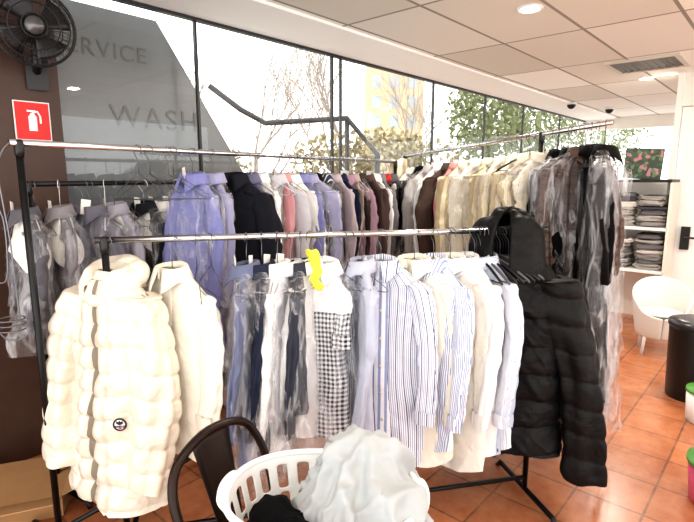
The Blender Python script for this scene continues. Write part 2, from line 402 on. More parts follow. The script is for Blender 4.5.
# ------------------------------------------------------------ fire sign
RED=plain('sign_red','#d21f1c',.4)
root=empty('fire_extinguisher_sign',Wp(-.655,.036,1.84),PHI,label='red fire extinguisher sign with white symbol',cat='sign')
mk('board',M().box((-.085,-.004,-.1),(.085,0,.1)),WHITEP,root,smooth=False)
mk('red_face',M().box((-.079,-.006,-.094),(.079,-.003,.094)),RED,root,smooth=False)
ex=M().tube([(0,-.008,-.05),(0,-.008,.025)],[.02,.02],12).tube([(0,-.008,.025),(0,-.008,.042)],[.016,.007],10)
ex.tube([(0,-.008,.042),(.024,-.008,.05),(.036,-.008,.025),(.036,-.008,-.01)],.005,6).box((-.025,-.012,.046),(.016,-.006,.055))
o=mk('pictogram',ex,plain('sign_white','#ffffff',.4),root); o.scale=(1,.25,1); o.location=(0,-.005,0)
# ------------------------------------------------------------ garments
def nz(x,y,z): return noise.noise(Vector((x,y,z)))
def sg(x,p): return math.copysign(abs(x)**p,x)
def puffp(z,bh): 
    x=(z/bh)%1.0; return (4*x*(1-x))**.42
def surf(a,v,P):
    q=min(v/.1,1); r=max(0,(v-.1)/.9)
    sd=P['seed']*7.3; nw=P.get('nw',.05)
    w=nw+(P['sh']-nw)*q**.95+(P['hem']-P['sh'])*r-.02*math.sin(PI*min(1,r*1.6))*(not P.get('puff'))
    z=-.088-.105*q**1.1-r*(P['L']-.193)
    d=.02+(P['dep']*.75-.02)*q**.7; d+=P['dep']*.55*r
    if P.get('puff'):
        zz=z+.016*nz(math.cos(a)*1.5,sd,z*2)+.012*math.cos(a*2+sd)
        pf=P['puff']*puffp(zz,P['bh'])*min(1,q*1.2)*(1+.45*nz(math.cos(a)*1.6,math.sin(a)*1.3+sd,z*8)); w+=pf; d+=pf*1.1
    X=w*sg(math.cos(a),.75); Y=d*sg(math.sin(a),.8)
    side=1 if math.sin(a)>0 else -1
    am=P['fold']*(.15+.85*r**.8)*q
    e=abs(math.sin(a))**.4
    wv=math.sin(X*P.get('fq',62)+5*nz(X*4,sd,z*1.4)+sd+side*.8)
    cre=(1-abs(nz(X*6+sd,z*9+X*9,side*2.2))*4)
    cre2=(1-min(1,abs(nz(X*5+sd,z*6-X*8,side*3.2+9))*7))
    Y+=am*e*(.4*wv+1.7*nz(X*7+sd,side*1.1,z*1.5)+.35*cre)+P['fold']*.35*q*e*cre2*side
    X+=am*.8*nz(z*4,sd,a)+.02*q*nz(z*2.2,sd,5)
    z+=.02*nz(X*6,sd,side)*r+P.get('tail',0)*r**6*(X/w)**2
    if P.get('puff'):
        k=P['puff']*.5; Y+=k*nz(X*24+sd,z*30,side)*q*(1-.6*puffp(zz,P['bh']))+P['puff']*1.5*nz(X*5,sd,z*4); X+=k*.5*nz(z*26,sd+Y*20,3)*q; z+=k*.5*nz(X*14,sd,z*10)
    tw=P.get('tw',0)*r; X+=P.get('lean',0)*r
    c,s=math.cos(tw),math.sin(tw)
    return Vector((X*c-Y*s,X*s+Y*c,z))
def body_m(P,NU,NV):
    rows=[];uv=[]
    for i in range(NV+1):
        t=i/NV; v=t*.1/.16 if t<.16 else .1+(t-.16)/.84*.9
        us_=[2*PI*k/NU for k in range(NU)]
        row=[surf(a,v,P) for a in us_]
        w=P['sh']+(P['hem']-P['sh'])*v
        rows.append(row); uv.append([(w*sg(math.cos(a),.75),p.z) for a,p in zip(us_,row)])
    return M().grid(rows,True,uv)
def sleeve_m(P,sx,NU=20,NS=26):
    sh=P['sh']; SL=P['SL']; r0,r1=P.get('sr',(.056,.036)); sd=P['seed']*3.1+sx
    bend=P.get('bend',.05)+.05*nz(sd,0,0); sp=P.get('spread',.03)+.03*nz(0,sd,0)
    if P.get('spR') is not None and sx>0: sp=P['spR']
    if P.get('spL') is not None and sx<0: sp=P['spL']
    base=[Vector((sh-.06,0,-.175)),Vector((sh-.02,0,-.21)),Vector((sh+sp*.6,-bend*.2,-.21-SL*.3)),Vector((sh+sp*.95,-bend*.6,-.21-SL*.6)),Vector((sh+sp*(1.2 if P.get('splay') else .7),-bend,-.2-SL*.97)),]
    m=M();rows=[];uv=[]
    for i in range(NS+1):
        t=i/NS*(len(base)-1); k=min(int(t),len(base)-2); f=t-k
        g=lambda j: base[max(0,min(len(base)-1,j))]
        p0,p1,p2,p3=g(k-1),g(k),g(k+1),g(k+2)
        c=.5*((2*p1)+(-p0+p2)*f+(2*p0-5*p1+4*p2-p3)*f*f+(-p0+3*p1-3*p2+p3)*f**3)
        s=i/NS; R=r0+(r1-r0)*s
        if i==0: R*=.5
        row=[];uu=[]
        for j in range(NU):
            a=2*PI*j/NU
            R2=R
            if P.get('puff'): R2=R+P['puff']*puffp(c.z+.012*math.cos(a+sd),P['bh'])*(1+.3*nz(math.cos(a)*1.5,sd,s*9))
            k1,k2=(.4,.12) if P.get('puff') else (.55,.34)
            rr=R2*(1+k1*nz(math.cos(a)*1.7+sd,math.sin(a)*1.7,s*2.5)+k2*nz(math.cos(a)*1.5+sd,math.sin(a)*1.5+3,s*13))
            p=Vector((sx*(c.x+rr*math.cos(a)),c.y+rr*math.sin(a)*P.get('flat',.5),c.z+.012*nz(math.cos(a),sd,s*5)))
            row.append(p); uu.append((rr*math.cos(a)*1.3,c.z))
        rows.append(row);uv.append(uu)
    return m.grid(rows,True,uv),rows[-1],rows[-3]
def collar_m(h=.045,rx=.066,ry=.045,stand=False,seed=0):
    rows=[]
    N=30
    prof=[(0,-.01),(.0,.5),(.04,1.0),(.2,.95),(.6,.2),(.95,-.35)] if not stand else [(-.1,-.5),(.1,.4),(.35,.9),(.75,.8),(1.0,.0),(.8,-.7)]
    for i in range(N+1):
        a=-PI/2+.16+(2*PI-.32)*i/N
        e=abs(i/N-.5)*2; pt=max(0,(e-.75)/.25)
        row=[]
        for (o,z) in prof:
            k=1+o*.45
            zz=-.105+h*z-(o>.5)*pt*.035*(not stand)-(stand>0)*.05*pt
            row.append(((rx*k+ (.012*pt*(o>.5)))*math.cos(a)+(.03*pt*math.copysign(1,math.cos(a)) if stand else .012*pt*(o>.5)*math.copysign(1,math.cos(a))),ry*k*math.sin(a)-(.015*pt*(o>.5))-.01*e,zz-.02*e))
        rows.append(row)
    return M().grid(rows,False)
KIND={'shirt':dict(sh=.19,hem=.2,dep=.038,SL=.56,fold=.015,L=.86,tail=.05),
 'coat':dict(sh=.20,hem=.22,dep=.055,SL=.58,fold=.013,L=1.05,sr=(.066,.05),fq=45),
 'knit':dict(sh=.195,hem=.2,dep=.045,SL=.55,fold=.012,L=.85,sr=(.062,.045),fq=45),
 'dress':dict(sh=.17,hem=.24,dep=.05,SL=.2,fold=.024,L=1.2,sr=(.055,.05)),
 'puffer':dict(sh=.23,hem=.25,dep=.10,SL=.56,fold=.012,L=.9,sr=(.065,.055),puff=.028,bh=.085,flat=.8),
}
DROP=.028
def hanger_mesh():
    m=M(); r=.0255; D=DROP
    pts=[(r*math.cos(math.radians(a)),0,r*math.sin(math.radians(a))) for a in range(-25,200,15)]
    pts=[(p[0],0,p[2]-.0085) for p in pts]
    pts+= [(-r*.75,0,-.024),(-.006,0,-.042),(0,0,-.06),(0,0,-.085-D)]
    m.tube(pts,.0018,5)
    m.tube([(0,0,-.085-D),(.06,0,-.11-D),(.18,0,-.18-D),(.19,0,-.193-D),(.175,0,-.197-D),(-.175,0,-.197-D),(-.19,0,-.193-D),(-.18,0,-.18-D),(-.06,0,-.11-D),(0,0,-.085-D)],.0018,5)
    return m
def thick_hanger_mesh():
    m=M(); r=.0255; D=DROP
    pts=[(r*math.cos(math.radians(a)),0,r*math.sin(math.radians(a))-.0085) for a in range(-25,200,15)]
    pts+= [(-r*.75,0,-.024),(-.006,0,-.042),(0,0,-.06),(0,0,-.085-D)]
    m.tube(pts,.002,5)
    m.tube([(-.2,0,-.175-D),(-.19,0,-.165-D),(-.1,0,-.115-D),(-.03,0,-.09-D),(0,0,-.085-D),(.03,0,-.09-D),(.1,0,-.115-D),(.19,0,-.165-D),(.2,0,-.175-D)],[.004,.006,.006,.006,.006,.006,.006,.006,.004],8)
    m.tube([(-.19,0,-.17-D),(.19,0,-.17-D)],.003,6)
    return m
hang0=mk('clothes_hanger',hanger_mesh(),WIRE,label='thin wire clothes hanger hooked on the rail',cat='hanger',group='wire clothes hangers')
hang_used=False
THM=None
def hanger(loc,rot,mat=None,label=None,thick=False):
    global hang_used,THM
    if thick:
        if THM is None:
            o=mk('clothes_hanger',thick_hanger_mesh(),mat or BLACKP,label=label,cat='hanger',group='plastic clothes hangers'); THM=o
        else: o=THM.copy(); COL.objects.link(o)
    elif not hang_used: o=hang0; hang_used=True
    else: o=hang0.copy(); COL.objects.link(o)
    o.location=loc; o.rotation_euler=(0,0,rot)
    if label: o['label']=label
    if mat: 
        o.material_slots[0].link='OBJECT'; o.material_slots[0].material=mat
    return o
seedc=[0]; grnd=random.Random(21)
TAGM=plain('paper_tag','#f3f1ea',.8)
def garment(loc,rotd,kind,mat,label,name=None,hi=False,plastic=0,group=None,collar=True,stand=False,trim=None,placket=False,hg=True,jit=True,tagp=0,pw=0,cape=False,**ov):
    seedc[0]+=1
    P=dict(KIND[kind]); P['seed']=seedc[0]*1.37
    if jit: P['tw']=grnd.uniform(-.4,.4); P['lean']=grnd.uniform(-.03,.03)
    P.update(ov)
    if len(label.split())<4: label+=' on a hanger'
    rot=math.radians(rotd)
    names={'shirt':'shirt','coat':'coat','knit':'knitted_sweater','dress':'dress','puffer':'puffer_jacket'}
    cats={'shirt':'shirt','coat':'coat','knit':'sweater','dress':'dress','puffer':'jacket'}
    root=empty(name or names[kind],loc,rot,label=label,cat=cats[kind],group=group)
    big=P.get('puff')
    mk('body',body_m(P,110 if big else 90 if hi else 60,170 if big else 80 if hi else 42),mat,root,sub=1 if hi and not big else 0)
    trim=trim or mat
    if P['SL']>.05:
        for sx in (-1,1):
            m,l1,l3=sleeve_m(P,sx,28 if hi else 16,(120 if big else 50) if hi else 24)
            s=mk('sleeve',m,mat,root,sub=1 if hi else 0)
            if hi:
                cc=sum(l1,Vector())/len(l1)
                up=[cc+(p-cc)*1.06+Vector((0,0,.06)) for p in l1]; lo=[cc+(p-cc)*1.03 for p in l1]; ml=[cc+(p-cc)*1.1+Vector((0,0,.03)) for p in l1]
                if not big: mk('cuff',M().grid([up,ml,lo],True),trim,s)
    if collar: mk('collar',collar_m(stand=stand,h=.038 if not stand else .045),trim,root,solid=.003 if not stand else .02,sub=1 if stand else 0)
    if cape:
        P3=dict(P); P3.update(sh=P['sh']*.85,hem=P['sh']*.9,dep=P['dep']+.015,L=.27,fold=.004,puff=0,tail=-.1,tw=0)
        mk('paper_cover',body_m(P3,40,16),TAGM,root,label='white paper hanger cover')
    if placket:
        rows=[];uvs=[]
        for i in range(60):
            v=.02+.97*i/59
            row=[]
            for da in (-.13,-.09,0,.09,.13):
                p=surf(-PI/2+da*.9,v,P); p.y-=.004 if abs(da)<.12 else -.004; row.append(p)
            rows.append(row); uvs.append([(p.x*.3+.2,p.z) for p in row])
        mk('placket',M().grid(rows,False,uvs),trim,root)
        for i in range(7):
            p=surf(-PI/2,.08+.13*i,P)
            mk('button',M().tube([(p.x,p.y-.009,p.z),(p.x,p.y-.003,p.z)],.0055,10),plain('button','#cfcabc',.3),root)
    if plastic:
        P2=dict(P); P2.update(sh=P['sh']+.05+pw,hem=P['sh']+.08+pw*1.5,dep=P['dep']+.04,L=P['L']+plastic,fold=.045,fq=38,puff=0); P2['seed']+=5
        mk('plastic_cover',body_m(P2,60,46),PLASTIC,root,label='clear crinkled dry-cleaning film')
    for c in root.children: c.location.z-=DROP
    if grnd.random()<tagp:
        s_=grnd.uniform(-1,1)
        mk('paper_tag',M().add([(-.022,0,0),(.022,0,0),(.022,.004,-.075),(-.022,.002,-.075)],[(0,1,2,3)]),TAGM,root,smooth=False,solid=.001,loc=(.02*s_,-.045,-.05-DROP),rot=(0,.2*s_,.5*s_))
    if hg: hanger(loc,rot)
    return root,P
def along(a,b,s,z): return (a[0]+(b[0]-a[0])*s,a[1]+(b[1]-a[1])*s,z if not isinstance(z,tuple) else z[0]+(z[1]-z[0])*s)
A0,A1,AZ=(-.915,1.87),(.88,2.263),1.317
B0,B1,BZ=(-1.205,1.88),(.40,4.2),1.675
C0,C1,CZ=(-1.44,2.28),(-.9,3.2),1.52
D0,D1,DZ=(.49,4.3),(1.26,2.5),(1.72,1.81)
def rack(name,a,b,z,label,rod=CHROME,post=BLACKM,foot=.26,lower=True,rr=.0125,ext=.03,inset=0):
    z0,z1=(z if isinstance(z,tuple) else (z,z))
    a=Vector((a[0],a[1],0)); b=Vector((b[0],b[1],0)); d=(b-a).normalized(); n=Vector((-d.y,d.x,0))
    root=empty(name,a,0,label=label,cat='clothes rack')
    L=b-a
    mk('rail',M().tube([Vector((0,0,z0))-d*ext,Vector((0,0,z1))+L+d*ext],rr,14),rod,root)
    for p,zz in ((Vector((0,0,0)),z0),(L-d*inset,z1-(z1-z0)*inset/L.length)):
        mk('post',M().tube([p+Vector((0,0,.03)),p+Vector((0,0,zz-.015))],.013,12),post,root)
        mk('joint',M().tube([p+Vector((0,0,zz-.05)),p+Vector((0,0,zz-.03)),p+Vector((0,0,zz+.004)),p+Vector((0,0,zz+.012))],[.015,.017,.017,.012],12),BLACKP,root)
        mk('foot',M().tube([p-n*foot+Vector((0,0,.0)),p-n*foot*.9+Vector((0,0,.03)),p+n*foot*.9+Vector((0,0,.03)),p+n*foot],.013,10),post,root)
    if lower: mk('lower_rail',M().tube([Vector((0,0,.09)),L+Vector((0,0,.09))],.011,10),post,root)
    return root
rack('clothes_rack',A0,A1,AZ,'low rolling clothes rack with chrome rail and black feet')
rack('clothes_rack',B0,B1,BZ,'long chrome-railed clothes rack packed with shirts',lower=True)
rack('clothes_rack',C0,C1,CZ,'black clothes rack standing beside the window glass',rod=BLACKM)
rack('clothes_rack',D0,D1,DZ,'tall clothes rack holding knitwear and long bagged coats',lower=False,inset=.42)
f=fabric
WHITE=f('#f0efed'); OFF=f('#e8e2d4'); LAV=f('#8689bd'); LAV2=f('#a5a5c4'); CHAR=f('#26272e'); NAVY=f('#20263f')
GREY=f('#8e8e93'); PINK=f('#d0979b'); MAUVE=f('#9c7f8e'); REDF=f('#b02a26'); BLK=f('#0a0a0b'); SLATE=f('#686e88')
STR1=f('#eeeef1','multi','#96a2c4',110,.42); STR2=f('#ebecf2','stripe','#8c99be',95,.42); STR3=f('#f0f0f1','stripe','#a6b0ca',170,.5); STRD=f('#3a3d50','stripe','#c9c9d2',60,.3)
GING=f('#f2f2f3','gingham_low','#181c30',50); CABLE=f('#f4ead2','cable','#ffffff',10,name='cable_knit'); CABLE2=f('#ebdfc2','cable','#ffffff',12,name='cable_knit'); PLAID=f('#5d483e','plaid','#352c2b',22)
LBLUE=f('#bcc4d6')
gA='clothes on the low rack'; gB='clothes on the long rack'; gC='clothes on the black rack'; gD='clothes on the tall rack'
# --- rack A
PUFFC=f('#e6ddcc',rough=.34,name='cream_nylon',bump=.5,sheen=0)
pr,PP=garment(along(A0,A1,.005,AZ),-24,'puffer',PUFFC,'cream quilted down puffer jacket with round badge',hi=True,jit=False,stand=True,L=1.0,sh=.175,hem=.225,dep=.085,puff=.015,bh=.09,SL=.70,sr=(.085,.07),spL=.085,spR=.05,bend=.07,group=gA,tail=0,fold=.024,fq=18,lean=-.02,tw=-.1)
def dn(o): o.location.z-=DROP; return o
for sx,off in ((-1,-.17),(1,.17)):
    rows=[]
    for i in range(150):
        v=.03+.965*i/149; rows.append([surf(-PI/2+off+da,v,PP)+Vector((0,dy,0)) for da,dy in ((-.14,.010),(-.12,-.012),(0,-.017),(.12,-.012),(.14,.010))])
    dn(mk('front_placket',M().grid(rows,False),PUFFC,pr))
rows=[[surf(-PI/2+da,.03+.96*i/149,PP)+Vector((0,-.006,0)) for da in (-.045,0,.045)] for i in range(150)]
dn(mk('zip',M().grid(rows,False),plain('zip_tape','#7d7466',.5),pr))
hr=[]
for i in range(48):
    a=2*PI*i/48
    fr=max(0,-math.sin(a))
    hr.append(((.105*math.cos(a)),.068*math.sin(a)+.02-.02*fr,-.116+.035*math.sin(a)-.04*fr+.008*nz(math.cos(a)*3,math.sin(a)*3,1)))
dn(mk('hood',M().tube(hr,[.036*(1+.25*abs(math.sin(k*PI/8)))*(1-.4*(24<k<48)*abs(math.sin(k*PI/24))) for k in range(48)],14,closed=True),PUFFC,pr,sub=1))
pk=surf(-PI/2+.66,.60,PP); pk2=surf(-PI/2+.82,.60,PP)
tx=math.atan2(pk2.y-pk.y,pk2.x-pk.x)
bd=dn(mk('badge',M().tube([(0,0,0),(0,-.003,0)],.024,28),plain('badge_white','#f5f3ee',.5),pr,loc=Vector((pk.x,pk.y-.012,pk.z)),rot=tx,label='round embroidered logo badge'))
NVY=plain('badge_navy','#11152f',.5)
mk('badge_ring',M().tube([(.0225*math.cos(a*PI/16),-.003,.0225*math.sin(a*PI/16)) for a in range(32)],.0032,6,closed=True),NVY,bd)
mk('emblem',M().add([(-.012,-.005,.016),(-.004,-.005,.011),(.0,-.005,.018),(.004,-.005,.011),(.012,-.005,.016),(.012,-.005,.004),(0,-.005,-.0015),(-.012,-.005,.004)],[(0,1,2,3,4,5,6,7)]),NVY,bd,smooth=False)
mk('emblem_stripe',M().box((-.005,-.005,-.016),(.005,-.003,-.0125)),RED,bd,smooth=False)
text('MONCLER',.0095,NVY,bd,(0,-.005,-.007),(PI/2,0,0),off=.0003)
garment(along(A0,A1,.13,AZ),-30,'coat',OFF,'off-white cotton zip jacket hanging beside the puffer',name='jacket',hi=True,placket=True,L=.82,SL=.5,dep=.055,sh=.18,group=gA,jit=False,tw=-.2,stand=False,fold=.011,hem=.195)
L=[(.285,-88,'shirt',SLATE,'slate blue shirt under clear film',.92,.1),(.318,-84,'shirt',f('#2b2f40'),'dark navy shirt under clear film',.84,.1),
(.352,-92,'shirt',WHITE,'white shirt under clear film',.88,.08),(.378,-104,'shirt',f('#c9c9cf'),'pale grey shirt under film',.8,0),(.404,-92,'shirt',f('#3a3c46'),'charcoal shirt under clear film',.7,.15)]
for s,r,k,mt,lb,ln,pl in L: garment(along(A0,A1,s,AZ),r,k,mt,lb,L=ln,plastic=pl,group=gA,hi=True,dep=.03,tagp=.6,tw=0,sh=.17)
garment(along(A0,A1,.423,AZ),-110,'shirt',WHITE,'white blouse with loose folds',L=.84,group=gA,dep=.03,sh=.15,hem=.17,tw=0)
garment(along(A0,A1,.452,AZ),-18,'shirt',GING,'shirt dress with navy and white gingham check skirt',L=.84,group=gA,sh=.105,hem=.125,SL=.24,hi=True,dep=.045,spread=.0,sr=(.04,.03),jit=False,plastic=.06,fold=.010)
def drape(name,loc,rot,wd,l1,l2,mat,label,cat,gap=.017,cr=1):
    rows=[]
    for i in range(51):
        t=i/50
        if t<.45: y=-gap-.012*abs(math.sin(t*9)); z=-l1*(.45-t)/.45
        elif t<.55: a=(t-.45)/.1*PI; y=-gap*math.cos(a); z=gap*math.sin(a)
        else: y=gap+.01*math.sin(t*8); z=-l2*(t-.55)/.45
        rows.append([(x*(1+.6*abs(t-.5))+cr*.01*nz(t*9,2,3),y+.25*wd*math.sin(x*50/wd*.06+t*3)*abs(t-.5)+cr*.008*nz(x*40,t*12,1),z+.02*nz(x*30,t*3,1)) for x in [(-wd+2*wd*k/16) for k in range(17)]])
    return mk(name,M().grid(rows,False),mat,label=label,cat=cat,loc=loc,rot=math.radians(rot),solid=.004)
ya=along(A0,A1,.452,AZ)
drape('yellow_cloth',(ya[0]-.03,ya[1]-.085,ya[2]-.075),20,.017,.13,.05,f('#f1e552'),'thin pale yellow ribbon of cloth hung over garments','cloth',.026,2.5)
LA=[(.545,-80,f('#b9bdcd'),'pale periwinkle cotton shirt',.98,0),(.59,-16,STR1,'white shirt with blue multi stripes',1.05,1),(.672,-30,f('#f0eadb'),'cream linen shirt with button placket',1.02,1),
(.72,-58,STR2,'blue bengal striped shirt',.95,1),(.762,-44,f('#f0ece2'),'ivory cotton shirt with placket',1.05,1),(.80,-60,WHITE,'plain white business shirt',.98,1),(.825,-50,LBLUE,'light blue business shirt',1.0,1),(.85,-66,STR3,'white shirt with narrow blue stripes',.97,1)]
for s,r,mt,lb,ln,h in LA: garment(along(A0,A1,s,AZ),r,'shirt',mt,lb,L=ln,group=gA,hi=bool(h),placket=bool(h),dep=.032,SL=.6,fold=.014,fq=30,tw=grnd.uniform(-.2,.2))
for i,s in enumerate((.83,.84,.85,.86,.868,.876,.884,.892,.90,.908,.915)):
    hanger(along(A0,A1,s,AZ),math.radians(-72+i*5),(BLACKP,plain('grey_plastic','#55565a',.4),BLACKP)[i%3],'empty dark hanger near the end of the rail',thick=True)
for i,s in enumerate((.18,.21,.5,.515)): hanger(along(A0,A1,s,AZ),math.radians(-70+i*12))
BN=f('#040405',rough=.6,name='black_nylon',bump=.4,sheen=0,spec=.3)
jx=along(A0,A1,.925,AZ)
jr,JP=garment(jx,152,'puffer',BN,'black hooded quilted puffer jacket at the rack end',hi=True,jit=False,collar=False,L=.96,sh=.20,hem=.205,dep=.12,puff=.015,bh=.12,nw=.12,SL=.90,spL=.135,spR=-.02,splay=True,bend=-.02,group=gA,lean=-.05,tail=0,sr=(.105,.072),spread=.1,fold=.026,fq=14)
rows=[]
for i in range(41):
    th=.02+PI*.97*i/40
    row=[]
    for k in range(45):
        a=PI/2+.22+(2*PI-.44)*k/44
        rr=1+.05*puffp(th,.55)+.12*nz(math.cos(a)*2,math.sin(a)*2,th*2.5)+.05*nz(math.cos(a)*6,math.sin(a)*6,th*6)
        lo=max(0,(th-PI/2)/(PI/2))
        sl=math.sin(th) if th<PI/2 else 1+.35*lo**1.5
        row.append((.152*sl*math.cos(a)*rr+.025,.13*(sl if th<PI/2 else 1+.1*lo)*math.sin(a)*rr-.01,-.10+(.18*math.cos(th))*rr*(1 if th<PI/2 else 1.05)-.07*abs(math.cos(a))*lo))
    rows.append(row)
mk('hood',M().grid(rows,False),BN,jr,solid=.02,sub=1)
# --- rack B
LB=[(.17,None),(.19,None),(.225,None),(.235,None),(.275,'shirt',LAV,'periwinkle blue shirt',.98,.1),(.32,'shirt',LAV2,'lavender shirt under clear film',.95,.08),(.37,'coat',CHAR,'charcoal jacket',.9,0),
(.405,'shirt',f('#6c6b84'),'grey-violet shirt',.95,0),(.435,'shirt',WHITE,'white shirt under film',.9,.08),(.48,'shirt',f('#c9c9cf'),'pale grey shirt',.9,0),(.505,'shirt',PINK,'dusty pink shirt',.9,0),(.525,'shirt',WHITE,'crisp white shirt',.9,0),(.56,'shirt',LAV,'periwinkle dress shirt',.95,.05),(.59,'shirt',LAV2,'pale violet shirt',.95,.05),
(.61,'shirt',BLK,'black shirt',.9,0),(.65,'shirt',STRD,'dark striped shirt',.9,.05),(.685,'shirt',f('#b3a5aa'),'pale mauve shirt',.85,0),(.71,'shirt',NAVY,'navy shirt',.9,0),(.74,'shirt',MAUVE,'mauve blouse',.85,0),(.77,'shirt',f('#a89b8c'),'oatmeal shirt',.85,0),(.80,'coat',f('#3d3533'),'dark brown coat',.9,.05),(.84,'coat',f('#54433f'),'brown wool coat',.95,0),(.87,'shirt',WHITE,'white cotton shirt',.85,0),(.90,'coat',f('#77757a'),'grey wool coat',.95,0),(.93,'shirt',REDF,'small red jumper top',.4,0),(.965,'coat',f('#626066'),'heathered grey coat',.95,0)]
rnd=random.Random(5)
for t in LB:
    if t[1] is None: hanger(along(B0,B1,t[0],BZ),math.radians(-34+rnd.uniform(-25,25))); continue
    s,k,mt,lb,ln,pl=t
    garment(along(B0,B1,s,BZ),-34+rnd.uniform(-32,32)-(14 if s<.33 else 0),k,mt,lb,L=ln*rnd.uniform(.88,1.1),plastic=pl,group=gB,dep=.03,sh=KIND[k]['sh']*(rnd.uniform(.68,.98) if s>.33 else .75)*(1 if ln>.5 else .55),hem=rnd.uniform(.14,.19) if ln>.5 else .1,tagp=.45,cape=s in(.435,.525))
for i in range(9): hanger(along(B0,B1,.45+i*.055,BZ),math.radians(-34+rnd.uniform(-30,30)),WHITEP if i%3==0 else None)
# --- rack C
LC=[(-.02,'coat',f('#5f5d63'),'grey jacket with white paper hanger cover',.62,.08,1),(.13,'shirt',f('#8f8a8e'),'warm grey shirt with white paper hanger cover',.62,.08,1),(.27,'shirt',f('#6f6d78'),'dark grey shirt in clear film',.6,.05,0),(.40,'shirt',f('#aaa6b0'),'pale grey shirt with white paper hanger cover',.62,.08,1),(.57,'coat',CHAR,'dark grey jacket with white paper hanger cover',.72,.05,1),(.66,'shirt',WHITE,'white shirt in clear film',.6,.1,0),(.75,'coat',f('#332e30'),'dark brown jacket',.75,0,0),(.82,'coat',f('#2b2a2e'),'black jacket in clear film',.75,.05,1),(.92,'shirt',f('#a8a8ab'),'light grey shirt',.75,0,0)]
for s,k,mt,lb,ln,pl,cp in LC:
    garment(along(C0,C1,s,CZ),-30+rnd.uniform(-20,20),k,mt,lb,L=ln,plastic=pl,group=gC,dep=.045,sh=.14,hem=.15,SL=.36,tagp=1,pw=.01,cape=bool(cp))
for i in range(9): hanger(along(C0,C1,.02+i*.11,CZ),math.radians(-30+rnd.uniform(-40,40)),WHITEP if i%2 else None)
# --- rack D
LD=[(.08,'knit',f('#e8e2d6'),'ivory fine knit sweater',.8,0),(.15,'coat',BLK,'black wool coat',1.0,0),(.22,'shirt',f('#b7b2ae'),'stone grey shirt',.9,.05),(.29,'knit',WHITE,'white sweater',.8,0),(.35,'coat',f('#54453e'),'dark brown coat',1.0,0),(.39,'shirt',f('#c98a86'),'rose pink shirt',.9,0),(.45,'knit',CABLE2,'beige cable-knit sweater',1.0,0),(.52,'knit',f('#f0e8d6'),'cream ribbed cardigan',1.05,.05),(.575,'knit',CABLE2,'pale beige cable-knit cardigan',1.1,0),(.635,'knit',CABLE,'cream cable-knit cardigan',1.2,.1),(.69,'knit',CABLE,'long cream cable-knit sweater',1.3,0),(.745,'dress',CABLE,'long ivory cable-knit dress',1.35,.1),(.80,'dress',f('#efe6d0'),'long ivory dress in clear film',1.35,.1)]
for s,k,mt,lb,ln,pl in LD:
    garment(along(D0,D1,s,DZ),23+rnd.uniform(-16,16),k,mt,lb,L=ln,plastic=pl,group=gD,dep=.045,sh=KIND[k]['sh']*.92,hem=.205,SL=min(.55,KIND[k]['SL']),spread=.02,pw=.02,tagp=.4)
for s,r,mt,lb,ln,pl,pw,sh in [(.86,24,BLK,'long black coat with wide shoulders',1.42,.1,.0,.15),(.90,34,BLK,'long black evening coat on hanger',1.42,0,0,.13),(.93,12,PLAID,'dark brown checked coat under film',1.2,.42,.08,.17),(.955,70,BLK,'long black overcoat on wire hanger',1.42,0,0,.15),(.975,82,f('#141213'),'long black wool coat hanging sideways',1.35,.12,.02,.15),(.998,60,f('#1c1a19'),'long charcoal coat under clear film',1.25,.4,.05,.14)]:
    garment(along(D0,D1,s,DZ),r,'coat',mt,lb,L=ln,plastic=pl,group=gD,dep=.04,sh=sh,hem=.17,SL=.55,spread=.02,pw=pw)
for i in range(9): hanger(along(D0,D1,.5+i*.055,DZ),math.radians(23+rnd.uniform(-30,30)))
hanger(along(D0,D1,.74,DZ),math.radians(10),BLACKP,'empty black hanger on the tall rack rail',thick=True)
drape('scarf',along(B0,B1,1.01,BZ),-10,.08,.6,.5,CABLE,'cream knitted scarf draped over the rail','scarf')
# ------------------------------------------------------------ chair + basket + laundry
cr=empty('metal_chair',(-.19,1.31,0),math.radians(-116),label='dark bronze metal cafe chair with curved back',cat='chair')
CM=plain('dark_bronze','#2a1e19',.35,.6)
sm=M(); rows=[]
for z,k in ((.425,.96),(.435,1),(.448,1)):
    rows.append([(.19*k*sg(math.cos(a*PI/16),.45),.19*k*sg(math.sin(a*PI/16),.45),z) for a in range(32)])
sm.grid(rows); sm.f.append(tuple(range(64,96)))
mk('seat',sm,CM,cr,smooth=False)
for sx in(-1,1):
    for sy in (-1,1):
        mk('leg',M().tube([(sx*.16,sy*.16,.44),(sx*.21,sy*.22,0.0)],[.02,.013],8),CM,cr)
arch=[(-.19,-.15,.44),(-.2,-.19,.6),(-.185,-.23,.70),(-.13,-.25,.76),(0,-.262,.785),(.13,-.25,.76),(.185,-.23,.70),(.2,-.19,.6),(.19,-.15,.44)]
def smoothp(p,n=5):
    o=[]; p=[Vector(q) for q in p]
    for i in range(len(p)-1):
        p0,p1,p2,p3=p[max(0,i-1)],p[i],p[i+1],p[min(len(p)-1,i+2)]
        for k in range(n):
            f_=k/n; o.append(.5*((2*p1)+(-p0+p2)*f_+(2*p0-5*p1+4*p2-p3)*f_*f_+(-p0+3*p1-3*p2+p3)*f_**3))
    o.append(p[-1]); return o
mk('backrest',M().tube(smoothp(arch),.014,10),CM,cr)
rows=[]
for i in range(13):
    t=i/12; z=.45+.33*t; y=-.165-.09*t; wd=.045+.035*t; rows.append([(x,y-.01*math.cos(x*20),z) for x in [(-wd+2*wd*k/6) for k in range(7)]])
mk('back_slat',M().grid(rows,False),CM,cr,solid=.004)
bl=(-.065,1.25,.452)
br_=empty('laundry_basket',bl,math.radians(-4),label='white plastic laundry basket with oval perforations',cat='basket')
NU=88; NV=18; Hh=.25
